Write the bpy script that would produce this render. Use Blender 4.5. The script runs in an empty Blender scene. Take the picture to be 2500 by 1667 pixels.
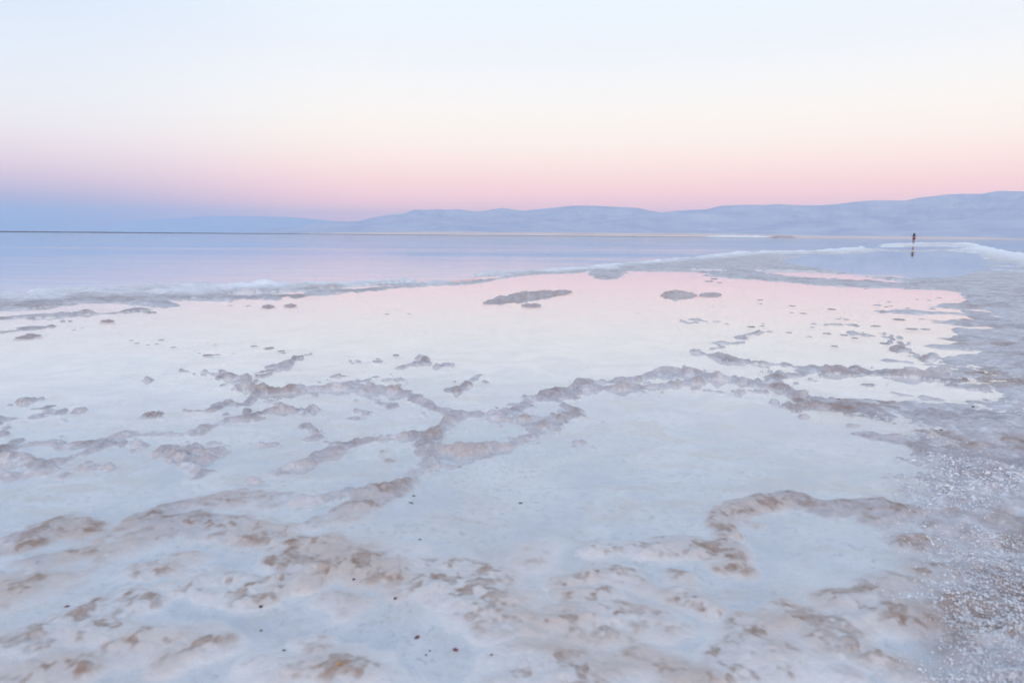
import bpy, bmesh, math, random
import numpy as np
from mathutils import Vector, Matrix
from mathutils.geometry import tessellate_polygon

# ------------------------------------------------------------------ camera
R = math.radians
scene = bpy.context.scene
COL = scene.collection
CAM_H, LENS, PITCH, ROLL = 0.95, 24.0, R(8.80), R(0.42)
PW, PH = 2500.0, 1667.0
FPX = LENS / 36.0 * PW

cam_data = bpy.data.cameras.new('camera')
cam = bpy.data.objects.new('camera', cam_data)
COL.objects.link(cam)
CAM_ROT = Matrix.Rotation(R(90) - PITCH, 3, 'X') @ Matrix.Rotation(ROLL, 3, 'Z')
cam.matrix_world = Matrix.Translation((0, 0, CAM_H)) @ CAM_ROT.to_4x4()
cam_data.lens = LENS
cam_data.sensor_width = 36.0
cam_data.clip_start = 0.05
cam_data.clip_end = 120000.0
cam_data.dof.use_dof = True
cam_data.dof.focus_distance = 7.0
cam_data.dof.aperture_fstop = 3.6
scene.camera = cam

# ------------------------------------------------------------------ sky after sunset, seen away from the sun
scene.view_settings.view_transform = 'Standard'
scene.view_settings.look = 'None'
scene.view_settings.exposure = 0.0
scene.view_settings.gamma = 1.0
scene.cycles.volume_bounces = 1
scene.cycles.use_denoising = True


def srgb(r, g, b):
    return tuple((c / 255 / 12.92 if c / 255 <= 0.04045 else ((c / 255 + 0.055) / 1.055) ** 2.4) for c in (r, g, b))


world = bpy.data.worlds.new('World')
scene.world = world
world.use_nodes = True
wn, wl = world.node_tree.nodes, world.node_tree.links
wn.clear()


def add_math(nodes, links, op, a, b=None, clamp=False):
    n = nodes.new('ShaderNodeMath')
    n.operation = op
    n.use_clamp = clamp
    for i, v in enumerate((a, b)):
        if v is None:
            continue
        if isinstance(v, (int, float)):
            n.inputs[i].default_value = v
        else:
            links.new(v, n.inputs[i])
    return n.outputs[0]


def add_ramp(nodes, links, fac, stops, interp='LINEAR'):
    n = nodes.new('ShaderNodeValToRGB')
    cr = n.color_ramp
    cr.interpolation = interp
    while len(cr.elements) < len(stops):
        cr.elements.new(0.5)
    for e, (p, c) in zip(cr.elements, stops):
        e.position = p
        e.color = (*c, 1) if len(c) == 3 else c
    links.new(fac, n.inputs[0])
    return n.outputs[0]


def add_mix(nodes, links, fac, a, b, mode='MIX'):
    n = nodes.new('ShaderNodeMix')
    n.data_type = 'RGBA'
    n.blend_type = mode
    if isinstance(fac, (int, float)):
        n.inputs[0].default_value = fac
    else:
        links.new(fac, n.inputs[0])
    for i, v in ((6, a), (7, b)):
        if isinstance(v, tuple):
            n.inputs[i].default_value = (*v[:3], 1)
        else:
            links.new(v, n.inputs[i])
    return n.outputs[2]


def el(deg):
    return math.sqrt(math.sin(R(deg)))


tc = wn.new('ShaderNodeTexCoord')
sep = wn.new('ShaderNodeSeparateXYZ')
wl.new(tc.outputs['Generated'], sep.inputs[0])
zpos = add_math(wn, wl, 'MAXIMUM', sep.outputs[2], 0.0)
pos = add_math(wn, wl, 'POWER', zpos, 0.5)
# linear colours by elevation in degrees, seen towards the right (A) and the left (B) of the view
SKY_E = (0.0, 0.7, 1.5, 2.3, 3.1, 4.0, 5.0, 6.0, 7.2, 9.0, 11.5, 14.5, 18.0, 28.0, 50.0, 90.0)
ZENITH = (0.64, 0.82, 1.12)
SKY_RIGHT = [(2.089, 0.368, 0.091), (2.685, 0.764, 0.301), (2.907, 1.021, 0.471), (2.649, 1.080, 0.594), (2.231, 1.051, 0.674), (1.919, 1.052, 0.731), (1.710, 1.091, 0.787), (1.558, 1.134, 0.846), (1.432, 1.166, 0.911), (1.306, 1.168, 0.981), (1.167, 1.121, 1.029), (1.020, 1.040, 1.050), (0.950, 1.030, 1.060), (0.860, 0.980, 1.080), (0.700, 0.860, 1.100), (0.640, 0.820, 1.120)]
SKY_LEFT = [(0.060, 0.060, 0.060), (0.205, 0.114, 0.091), (0.529, 0.257, 0.201), (0.903, 0.465, 0.385), (1.146, 0.657, 0.570), (1.254, 0.804, 0.707), (1.274, 0.921, 0.814), (1.249, 1.009, 0.896), (1.193, 1.059, 0.957), (1.089, 1.060, 1.013), (0.960, 1.003, 1.032), (0.840, 0.920, 1.020), (0.720, 0.860, 1.030), (0.700, 0.870, 1.070), (0.700, 0.860, 1.100), (0.640, 0.820, 1.120)]
SKY_A = [(el(e), c) for e, c in zip(SKY_E, SKY_RIGHT)]
SKY_B = [(el(e), c) for e, c in zip(SKY_E, SKY_LEFT)]
ca = add_ramp(wn, wl, pos, SKY_A)
cb = add_ramp(wn, wl, pos, SKY_B)
az = add_math(wn, wl, 'MULTIPLY_ADD', sep.outputs[0], -1.5)
az.node.inputs[2].default_value = 0.05
azs = wn.new('ShaderNodeMapRange')
azs.interpolation_type = 'SMOOTHSTEP'
wl.new(az, azs.inputs[0])
azs.inputs[1].default_value = 0.32
azs.inputs[2].default_value = 1.0
front = add_mix(wn, wl, azs.outputs[0], ca, cb)
# the afterglow on the other side of the sky, behind the camera
SKY_W = [(0.0, (3.0, 1.9, 1.2)), (el(4), (3.2, 2.4, 1.8)), (el(12), (2.6, 2.3, 2.1)), (el(30), (1.2, 1.3, 1.5)),
         (el(55), (0.72, 0.88, 1.16)), (1.0, ZENITH)]
cw = add_ramp(wn, wl, pos, SKY_W)
wf = wn.new('ShaderNodeMapRange')
wf.interpolation_type = 'SMOOTHSTEP'
wl.new(sep.outputs[1], wf.inputs[0])
wf.inputs[1].default_value = 0.35
wf.inputs[2].default_value = -0.7
wf.inputs[3].default_value = 0.0
wf.inputs[4].default_value = 1.0
sky_col = add_mix(wn, wl, wf.outputs[0], front, cw)
bg = wn.new('ShaderNodeBackground')
bg.inputs[1].default_value = 1.0
wl.new(sky_col, bg.inputs[0])
wo = wn.new('ShaderNodeOutputWorld')
wl.new(bg.outputs[0], wo.inputs[0])

sun_data = bpy.data.lights.new('sun', 'SUN')
sun_data.energy = 0.35
sun_data.angle = R(40)
sun_data.color = (1.0, 0.89, 0.86)
sun = bpy.data.objects.new('sun', sun_data)
COL.objects.link(sun)
sun.rotation_euler = Vector((0.55, 0.75, -0.42)).to_track_quat('-Z', 'Y').to_euler()

# ------------------------------------------------------------------ helpers
CR = np.array([list(r) for r in CAM_ROT])


def ground_points(pts, z=0.0):
    """photo points (x, y[, z]) on the level plane z -> ground coordinates (x, y)"""
    out = []
    for p in pts:
        zz = p[2] if len(p) > 2 and z is None else (z or 0.0)
        d = CR @ np.array([(p[0] - PW / 2) / FPX, -(p[1] - PH / 2) / FPX, -1.0])
        s = (zz - CAM_H) / min(d[2], -0.0012)
        out.append((d[0] * s, d[1] * s))
    return np.array(out)


def az_el(x, y):
    d = CR @ np.array([(x - PW / 2) / FPX, -(y - PH / 2) / FPX, -1.0])
    return math.atan2(d[0], d[1]), math.atan2(d[2], math.hypot(d[0], d[1]))


def tag(o, label=None, cat=None, group=None, kind=None):
    for k, v in (('label', label), ('category', cat), ('group', group), ('kind', kind)):
        if v:
            o[k] = v
    return o


def mesh_object(name, verts, faces, mat=None, parent=None, smooth=True):
    me = bpy.data.meshes.new(name)
    verts = np.asarray(verts, dtype=np.float32)
    if isinstance(faces, np.ndarray):
        nf, k = faces.shape
        me.vertices.add(len(verts))
        me.vertices.foreach_set('co', verts.ravel())
        me.loops.add(nf * k)
        me.loops.foreach_set('vertex_index', faces.astype(np.int32).ravel())
        me.polygons.add(nf)
        me.polygons.foreach_set('loop_start', np.arange(0, nf * k, k, dtype=np.int32))
        me.update(calc_edges=True)
    else:
        me.from_pydata([tuple(v) for v in verts], [], faces)
    me.validate()
    me.polygons.foreach_set('use_smooth', np.full(len(me.polygons), smooth))
    if mat:
        me.materials.append(mat)
    o = bpy.data.objects.new(name, me)
    COL.objects.link(o)
    if parent:
        o.parent = parent
    return o


def grid_faces(nr, nc, wrap=False):
    i = np.arange(nr - 1)[:, None]
    j = np.arange(nc if wrap else nc - 1)[None, :]
    a = i * nc + j
    b = i * nc + (j + 1) % nc
    return np.stack([a, b, b + nc, a + nc], -1).reshape(-1, 4)


# gradient noise
def _h(ix, iy, seed):
    h = (ix.astype(np.int64) * 374761393 + iy.astype(np.int64) * 668265263 + seed * 974634541) & 0xffffffff
    h = ((h ^ (h >> 13)) * 1274126177) & 0xffffffff
    return ((h ^ (h >> 16)) & 0xffff).astype(np.float32) * np.float32(2 * math.pi / 65536)


def pn(x, y, seed=0):
    x = np.asarray(x, np.float64)
    y = np.asarray(y, np.float64)
    ix, iy = np.floor(x), np.floor(y)
    fx, fy = (x - ix).astype(np.float32), (y - iy).astype(np.float32)
    ix, iy = ix.astype(np.int64), iy.astype(np.int64)
    u = fx * fx * fx * (fx * (fx * 6 - 15) + 10)
    v = fy * fy * fy * (fy * (fy * 6 - 15) + 10)

    def g(dx, dy):
        a = _h(ix + dx, iy + dy, seed)
        return np.cos(a) * (fx - dx) + np.sin(a) * (fy - dy)
    n0 = g(0, 0) * (1 - u) + g(1, 0) * u
    n1 = g(0, 1) * (1 - u) + g(1, 1) * u
    return (n0 * (1 - v) + n1 * v) * 1.5


def sstep(a, b, x):
    t = np.clip((x - a) / (b - a), 0, 1)
    return t * t * (3 - 2 * t)


def new_mat(name):
    m = bpy.data.materials.new(name)
    m.use_nodes = True
    nt = m.node_tree
    nt.nodes.clear()
    out = nt.nodes.new('ShaderNodeOutputMaterial')
    return m, nt.nodes, nt.links, out


def noise_node(n, l, scale, detail=4, rough=0.55, vec=None, dist=0.0):
    t = n.new('ShaderNodeTexNoise')
    t.inputs['Scale'].default_value = scale
    t.inputs['Detail'].default_value = detail
    t.inputs['Roughness'].default_value = rough
    t.inputs['Distortion'].default_value = dist
    if vec is not None:
        l.new(vec, t.inputs['Vector'])
    return t.outputs[0]


def map_range(n, l, v, a, b, c=0.0, d=1.0):
    t = n.new('ShaderNodeMapRange')
    l.new(v, t.inputs[0])
    for i, q in enumerate((a, b, c, d)):
        t.inputs[i + 1].default_value = q
    return t.outputs[0]


# ------------------------------------------------------------------ materials
def make_salt(name, with_attr=True, dark=0.0):
    m, n, l, out = new_mat(name)
    p = n.new('ShaderNodeBsdfPrincipled')
    p.inputs['Roughness'].default_value = 0.62
    p.inputs['Specular IOR Level'].default_value = 0.3
    geo = n.new('ShaderNodeNewGeometry')
    posn = geo.outputs['Position']

    def attr(a):
        t = n.new('ShaderNodeAttribute')
        t.attribute_name = a
        return t.outputs['Fac']
    big = noise_node(n, l, 0.9, 5, 0.6, posn)
    mid = noise_node(n, l, 7.0, 6, 0.65, posn, 0.4)
    fine = noise_node(n, l, 60.0, 5, 0.7, posn)
    grain = noise_node(n, l, 260.0, 3, 0.7, posn)
    c = add_mix(n, l, map_range(n, l, big, 0.35, 0.65), (0.565, 0.58, 0.61), (0.62, 0.605, 0.61))
    c = add_mix(n, l, map_range(n, l, mid, 0.5, 0.75, 0, 0.45), c, (0.47, 0.51, 0.56))
    c = add_mix(n, l, map_range(n, l, fine, 0.52, 0.75, 0, 0.35), c, (0.50, 0.48, 0.50))
    if with_attr:
        # grey, grainy crust of the shore and bars
        cr = attr('crust')
        cf = n.new('ShaderNodeMath')
        cf.operation = 'MULTIPLY'
        l.new(cr, cf.inputs[0])
        l.new(map_range(n, l, mid, 0.3, 0.62, 0.6, 1.0), cf.inputs[1])
        c = add_mix(n, l, cf.outputs[0], c, (0.40, 0.385, 0.42))
        wf_ = map_range(n, l, noise_node(n, l, 13.0, 9, 0.78, posn), 0.49, 0.59, 0, 0.8)
        c = add_mix(n, l, add_math(n, l, 'MULTIPLY', cr, wf_), c, (0.58, 0.595, 0.64))
        sv2 = n.new('ShaderNodeMapping')
        sv2.inputs['Scale'].default_value = (0.8, 1.0, 1)
        l.new(posn, sv2.inputs[0])
        dk = map_range(n, l, noise_node(n, l, 1.7, 10, 0.78, sv2.outputs[0], 0.3), 0.475, 0.575, 0, 0.55)
        c = add_mix(n, l, add_math(n, l, 'MULTIPLY', cr, dk), c, (0.23, 0.205, 0.22))
        c = add_mix(n, l, attr('tan'), c, (0.50, 0.44, 0.415))
        sp = n.new('ShaderNodeTexVoronoi')
        sp.inputs['Scale'].default_value = 75
        l.new(posn, sp.inputs['Vector'])
        spk = add_math(n, l, 'MULTIPLY', map_range(n, l, sp.outputs['Color'], 0.72, 0.9, 0, 0.8), attr('speck'))
        c = add_mix(n, l, spk, c, (0.86, 0.88, 0.90))
        c = add_mix(n, l, attr('white'), c, (0.77, 0.81, 0.86))
        # olive film on the bottom of the deeper pool
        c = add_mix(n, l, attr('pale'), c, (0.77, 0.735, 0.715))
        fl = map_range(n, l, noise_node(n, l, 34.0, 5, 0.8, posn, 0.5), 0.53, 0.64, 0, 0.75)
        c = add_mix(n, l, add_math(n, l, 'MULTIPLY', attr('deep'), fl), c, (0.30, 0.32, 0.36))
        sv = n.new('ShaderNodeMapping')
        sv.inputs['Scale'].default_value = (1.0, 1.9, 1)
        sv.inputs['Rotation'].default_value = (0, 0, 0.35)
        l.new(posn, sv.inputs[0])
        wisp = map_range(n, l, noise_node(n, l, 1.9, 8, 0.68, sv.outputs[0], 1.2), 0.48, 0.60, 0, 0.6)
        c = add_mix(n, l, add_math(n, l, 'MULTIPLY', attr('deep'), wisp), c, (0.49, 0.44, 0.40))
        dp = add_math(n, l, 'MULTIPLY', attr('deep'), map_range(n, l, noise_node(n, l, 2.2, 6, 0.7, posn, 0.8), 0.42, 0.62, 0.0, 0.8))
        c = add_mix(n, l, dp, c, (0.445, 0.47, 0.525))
        st = add_math(n, l, 'MULTIPLY', attr('stain'), map_range(n, l, noise_node(n, l, 22.0, 5, 0.65, posn, 0.6), 0.3, 0.66, 0.25, 1.0), True)
        c = add_mix(n, l, st, c, (0.215, 0.125, 0.08))
    else:
        sf = map_range(n, l, noise_node(n, l, 5.0, 5, 0.7, posn), 0.4, 0.65, dark * 0.3, dark)
        c = add_mix(n, l, 0.75, c, (0.38, 0.37, 0.41))
        c = add_mix(n, l, sf, c, (0.27, 0.21, 0.20))
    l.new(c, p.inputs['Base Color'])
    b1 = n.new('ShaderNodeBump')
    b1.inputs['Strength'].default_value = 0.5
    b1.inputs['Distance'].default_value = 0.012
    l.new(fine, b1.inputs['Height'])
    b2 = n.new('ShaderNodeBump')
    b2.inputs['Strength'].default_value = 0.35
    b2.inputs['Distance'].default_value = 0.003
    l.new(grain, b2.inputs['Height'])
    l.new(b1.outputs[0], b2.inputs['Normal'])
    l.new(b2.outputs[0], p.inputs['Normal'])
    l.new(p.outputs[0], out.inputs[0])
    return m


def schlick(n, l, f0, normal=None):
    """reflectance of a level water surface, the same from above and below"""
    geo = n.new('ShaderNodeNewGeometry')
    dt = n.new('ShaderNodeVectorMath')
    dt.operation = 'DOT_PRODUCT'
    l.new(geo.outputs['Incoming'], dt.inputs[0])
    l.new(normal or geo.outputs['Normal'], dt.inputs[1])
    c = add_math(n, l, 'SUBTRACT', 1.0, add_math(n, l, 'ABSOLUTE', dt.outputs['Value']), True)
    k = add_math(n, l, 'MULTIPLY_ADD', add_math(n, l, 'POWER', c, 5.0), 1 - f0)
    k.node.inputs[2].default_value = f0
    return k


def make_pool_water():
    m, n, l, out = new_mat('pool_water')
    tr = n.new('ShaderNodeBsdfTransparent')
    tr.inputs[0].default_value = (0.98, 0.988, 0.995, 1)
    gl = n.new('ShaderNodeBsdfGlossy')
    gl.inputs['Roughness'].default_value = 0.015
    gl.inputs['Color'].default_value = (1, 1, 1, 1)
    geo = n.new('ShaderNodeNewGeometry')
    mp = n.new('ShaderNodeMapping')
    mp.inputs['Scale'].default_value = (0.8, 3.0, 1)
    l.new(geo.outputs['Position'], mp.inputs[0])
    b = n.new('ShaderNodeBump')
    b.inputs['Strength'].default_value = 0.05
    b.inputs['Distance'].default_value = 0.004
    l.new(noise_node(n, l, 3.0, 4, 0.5, mp.outputs[0]), b.inputs['Height'])
    l.new(b.outputs[0], gl.inputs['Normal'])
    mx = n.new('ShaderNodeMixShader')
    l.new(schlick(n, l, 0.024), mx.inputs[0])
    l.new(tr.outputs[0], mx.inputs[1])
    l.new(gl.outputs[0], mx.inputs[2])
    l.new(mx.outputs[0], out.inputs[0])
    return m


def make_sea_water():
    m, n, l, out = new_mat('sea_water')
    df = n.new('ShaderNodeBsdfDiffuse')
    df.inputs[0].default_value = (0.30, 0.48, 0.62, 1)
    gl = n.new('ShaderNodeBsdfGlossy')
    gl.inputs['Color'].default_value = (0.95, 0.985, 1, 1)
    geo = n.new('ShaderNodeNewGeometry')
    mp = n.new('ShaderNodeMapping')
    mp.inputs['Scale'].default_value = (0.25, 1.0, 1)
    l.new(geo.outputs['Position'], mp.inputs[0])
    b = n.new('ShaderNodeBump')
    b.inputs['Distance'].default_value = 0.08
    mp2 = n.new('ShaderNodeMapping')
    mp2.inputs['Scale'].default_value = (0.02, 0.16, 1)
    l.new(geo.outputs['Position'], mp2.inputs[0])
    band = noise_node(n, l, 1.0, 5, 0.6, mp2.outputs[0], 0.4)
    l.new(map_range(n, l, band, 0.38, 0.62, 0.02, 0.10), gl.inputs['Roughness'])
    l.new(map_range(n, l, band, 0.38, 0.62, 0.05, 0.22), b.inputs['Strength'])
    l.new(noise_node(n, l, 1.6, 5, 0.55, mp.outputs[0], 0.5), b.inputs['Height'])
    l.new(b.outputs[0], gl.inputs['Normal'])
    mx = n.new('ShaderNodeMixShader')
    l.new(schlick(n, l, 0.024), mx.inputs[0])
    l.new(df.outputs[0], mx.inputs[1])
    l.new(gl.outputs[0], mx.inputs[2])
    l.new(mx.outputs[0], out.inputs[0])
    return m


def make_rock(name, c0, c1, scale, detail=8, stretch=(1, 1, 1), rough=0.9):
    m, n, l, out = new_mat(name)
    p = n.new('ShaderNodeBsdfPrincipled')
    p.inputs['Roughness'].default_value = rough
    p.inputs['Specular IOR Level'].default_value = 0.15
    geo = n.new('ShaderNodeNewGeometry')
    mp = n.new('ShaderNodeMapping')
    mp.inputs['Scale'].default_value = stretch
    l.new(geo.outputs['Position'], mp.inputs[0])
    f = noise_node(n, l, scale, detail, 0.62, mp.outputs[0], 0.6)
    l.new(add_mix(n, l, map_range(n, l, f, 0.36, 0.64), c0, c1), p.inputs['Base Color'])
    l.new(p.outputs[0], out.inputs[0])
    return m


def make_plain(name, col, rough=0.6, var=0.25, scale=40.0):
    m, n, l, out = new_mat(name)
    p = n.new('ShaderNodeBsdfPrincipled')
    p.inputs['Roughness'].default_value = rough
    p.inputs['Specular IOR Level'].default_value = 0.3
    tco = n.new('ShaderNodeTexCoord')
    f = noise_node(n, l, scale, 4, 0.6, tco.outputs['Object'])
    d = tuple(c * (1 - var) for c in col)
    l.new(add_mix(n, l, map_range(n, l, f, 0.35, 0.65), col, d), p.inputs['Base Color'])
    l.new(p.outputs[0], out.inputs[0])
    return m


M_SALT = make_salt('salt_crust')
M_LUMP = make_salt('salt_lump', False, 0.55)
M_LUMP_DARK = make_salt('dark_salt_lump', False, 0.75)
M_POOL = make_pool_water()
M_SEA = make_sea_water()
M_HILL = make_rock('hazy_hill_rock', (0.31, 0.34, 0.46), (0.49, 0.49, 0.56), 0.0016, 10, (1, 1, 6))  # rock bands with some of the blue of the distant air mixed into their colour
M_PLAIN = make_rock('plain_earth', (0.56, 0.42, 0.38), (0.72, 0.60, 0.55), 0.004, 8)
M_DYKE = make_rock('dyke_earth', (0.07, 0.055, 0.055), (0.12, 0.09, 0.085), 0.02, 6)
M_MOUND = make_rock('mound_earth', (0.40, 0.29, 0.26), (0.50, 0.38, 0.34), 0.05, 6)
M_HEAP = make_rock('heap_salt', (0.70, 0.68, 0.68), (0.82, 0.80, 0.78), 0.05, 6)
M_CRYSTAL = make_plain('crystal_salt', (0.76, 0.78, 0.83), 0.35, 0.3, 3.0)

# ------------------------------------------------------------------ hills across the sea
HILL = [(-600, 575), (300, 574), (560, 570), (640, 563), (708, 557), (750, 549), (788, 543), (842, 541), (877, 540), (896, 534), (942, 525.5), (984, 522), (1010, 512), (1040, 513),
        (1068, 511), (1090, 513), (1118, 511), (1156, 517), (1190, 514), (1225, 507.5), (1250, 512), (1275, 515), (1336, 509), (1397, 502.5), (1431, 502),
        (1500, 505), (1558, 508), (1585, 514), (1615, 519.5), (1650, 515), (1726, 511), (1761, 502.5), (1814, 500), (1860, 500.6), (1906, 498.7), (1937, 501),
        (2002, 501.4), (2040, 498.7), (2094, 492), (2136, 489), (2212, 490), (2243, 483), (2316, 474.6), (2350, 473.5), (2396, 473.5), (2438, 466),
        (2500, 467.7), (2560, 462), (2700, 450), (2900, 455), (3300, 440), (4200, 420)]
FAR_HILL = [(-2500, 560), (-1200, 556), (-400, 566), (0, 570), (100, 566), (191, 555), (268, 546), (333, 539), (421, 534), (480, 529), (536, 527), (593, 527.5), (650, 528),
            (727, 531), (788, 537), (842, 541), (900, 546), (1100, 560), (1500, 575)]


def range_mesh(name, prof, r0, rc, r1, mat, rough, seed, nc=1500, nr=90):
    ae = np.array([az_el(*p) for p in prof])
    o = np.argsort(ae[:, 0])
    ae = ae[o]
    a = np.linspace(ae[0, 0], ae[-1, 0], nc)
    e = np.interp(a, ae[:, 0], ae[:, 1])
    t = np.linspace(0, 1.35, nr)
    A, T = np.meshgrid(a, t)
    crest_r = rc + 900 * pn(a * 6, a * 0 + 3, seed)
    rr = r0 + (crest_r - r0)[None, :] * T
    H = np.maximum(crest_r * np.tan(e) + CAM_H, 1.0)[None, :] * np.ones_like(T)
    X, Y = rr * np.sin(A), rr * np.cos(A)
    f = np.where(T < 1, T ** 0.8 * (0.62 + 0.38 * sstep(0.25, 0.95, T)), 1 - 0.9 * (T - 1))
    w = np.clip(T * 4, 0, 1) * np.clip(np.abs(1 - T) * 3.0, 0, 1)
    nz = np.zeros_like(X)
    amp, sc = 1.0, 1 / 2600.0
    for k in range(8):
        nz += amp * (1 - 2.2 * np.abs(pn(X * sc + 11 * k, Y * sc, seed + k)))
        amp *= 0.56
        sc *= 2.05
    Z = H * f * (1 + rough * w * (nz - 0.75))
    Z = np.minimum(Z, (rr * np.tan(e)[None, :] + CAM_H) * np.where(T < 0.97, 0.985, 1.0))
    Z = np.maximum(Z, -3) - 2.0 * (T < 0.001)
    return tag(mesh_object(name, np.stack([X, Y, Z], -1).reshape(-1, 3), grid_faces(nr, nc), mat), kind='structure')


range_mesh('hills', HILL, 8200, 12500, 15500, M_HILL, 0.5, 5)
range_mesh('distant_hills', FAR_HILL, 21000, 25500, 29000, M_HILL, 0.22, 31, 700, 60)

# low plain between the far shore and the hills
sh = [(620, 572.6, 4600), (760, 573.0, 4200), (900, 574.6, 3600), (1100, 576.4, 3000), (1400, 578.4, 2600), (1700, 580.4, 2400), (2000, 583.0, 2200), (2300, 585.5, 2000), (2500, 587, 1900),
      (2900, 590, 1800), (3800, 597, 1700)]
sa = np.array([(az_el(x, y)[0], d) for x, y, d in sh])
topy = np.array([(az_el(x, y)[0], az_el(x, y)[1]) for x, y in ((620, 571.6), (760, 570.4), (820, 568.6), (950, 566.5), (1100, 566), (1400, 567.5), (1700, 570), (1900, 573.5), (2000, 575.8), (2200, 577.5), (2400, 580), (2500, 584), (2900, 587), (3800, 594))])
a = np.linspace(sa[0, 0], sa[-1, 0], 900)
t = np.linspace(0, 1, 60)
A, T = np.meshgrid(a, t)
D0 = np.interp(a, sa[:, 0], sa[:, 1])[None, :] + 60 * pn(A * 60, A * 0, 3) + 18 * pn(A * 260, A * 0, 4)
RR = D0 + (8600 - D0) * T
X, Y = RR * np.sin(A), RR * np.cos(A)
E = np.interp(a, topy[:, 0], topy[:, 1])[None, :]
ztop = np.tan(np.maximum(E, 0.0002)) * RR + CAM_H
Z = ztop * sstep(0.0, 0.35, T) * 0.93 + 1.2 * sstep(0, 0.01, T) + 2.0 * pn(X / 300, Y / 300, 8) * T - 0.5 * (T < 0.001)
tag(mesh_object('far_shore', np.stack([X, Y, Z], -1).reshape(-1, 3), grid_faces(60, 900), M_PLAIN), kind='structure')


def strip_bank(name, pts, height, width, mat, seed):
    """a low bank with sloping sides along far points (x, y_photo, distance)"""
    c = []
    hs = np.interp(np.linspace(0, len(pts) - 1, 400), np.arange(len(pts)), [p[2] for p in pts])
    for x, d, _ in pts:
        aa = az_el(x, 575)[0]
        c.append((d * math.sin(aa), d * math.cos(aa)))
    c = np.array(c)
    s = np.linspace(0, len(c) - 1, 400)
    cx = np.interp(s, np.arange(len(c)), c[:, 0])
    cy = np.interp(s, np.arange(len(c)), c[:, 1])
    r = np.hypot(cx, cy)
    ux, uy = cx / r, cy / r
    rows = []
    for off, hh in ((-1, -0.5), (-0.62, 0.35), (-0.3, 0.95), (0, 1.0), (0.3, 0.95), (1, -0.5)):
        h = height * hs * hh * (1 + 0.22 * pn(s * 2.1, s * 0 + off, seed) + 0.12 * pn(s * 9, s * 0 + off, seed + 1))
        rows.append(np.stack([cx + ux * off * width, cy + uy * off * width, h], -1))
    return mesh_object(name, np.concatenate(rows), grid_faces(len(rows), 400), mat)


tag(strip_bank('embankment', [(-900, 3300, 1), (-300, 3000, 1), (0, 2900, 1), (300, 3000, 1), (600, 3300, .9), (760, 3700, .7), (900, 3300, .6), (1100, 2850, .45), (1400, 2480, .38), (1700, 2270, .3), (1900, 2150, .2)], 3.6, 14, M_DYKE, 7),
    'long low dark embankment along the horizon at the far end of the sea', 'embankment')


def salt_stock(name, x0, x1, dist, depth, height, rows, mat, seed):
    a0, a1 = az_el(x0, 575)[0], az_el(x1, 575)[0]
    nr, nc = 40, 160
    u, v = np.meshgrid(np.linspace(0, 1, nc), np.linspace(0, 1, nr))
    aa = a0 + (a1 - a0) * u
    rr = dist + depth * v
    z = height * np.minimum(1, 5 * np.minimum(u, 1 - u)) * sstep(0, 0.6, v) * (1 - 0.8 * sstep(0.75, 1, v))
    if rows:
        z = z * (0.72 + 0.28 * np.cos(2 * math.pi * (rows * u + 1.6 * v)))
    z = z * (1 + 0.35 * pn(u * 14, v * 4, seed)) - 0.4 * (v < 0.01) + 0.9
    X, Y = rr * np.sin(aa), rr * np.cos(aa)
    return mesh_object(name, np.stack([X, Y, z], -1).reshape(-1, 3), grid_faces(nr, nc), mat)


tag(salt_stock('salt_heap', 1716, 1888, 2290, 120, 6.5, 9, M_HEAP, 3), 'pale ribbed salt stockpile on the far shore beside a brown mound', 'salt heap')
tag(salt_stock('earth_mound', 1880, 1946, 2200, 90, 5.5, 0, M_MOUND, 4), 'low brown earth mound at the right end of the pale salt stockpile', 'mound')

# ------------------------------------------------------------------ ground: one heightfield sheet around the camera
SEA_EDGE = [(-1500, 800, .05), (-500, 735, .06), (-200, 716, .07), (0, 708, .08), (57, 714, .05), (115, 704, .08), (191, 700, .08), (230, 705, .06), (325, 700, .07), (383, 696, .08), (413, 700, .06), (478, 695, .07),
            (536, 696, .07), (620, 691, .07), (689, 687, .07), (800, 683, .08), (900, 678, .08), (953, 677, .08), (1030, 677, .08), (1100, 671, .08), (1144, 666, .09), (1175, 658, .10), (1278, 654, .10), (1412, 646, .10), (1527, 635, .11),
            (1600, 630.5, .12), (1715, 619, .13), (1791, 613, .14), (1868, 609.5, .15), (1983, 609, .15), (2097, 602, .17), (2150, 596, .19), (2174, 594.5, .20), (2289, 592, .20), (2370, 592.5, .20),
            (2423, 604, .16), (2460, 611, .14), (2510, 619, .12), (2700, 650, .12), (3300, 720, .1)]
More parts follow.
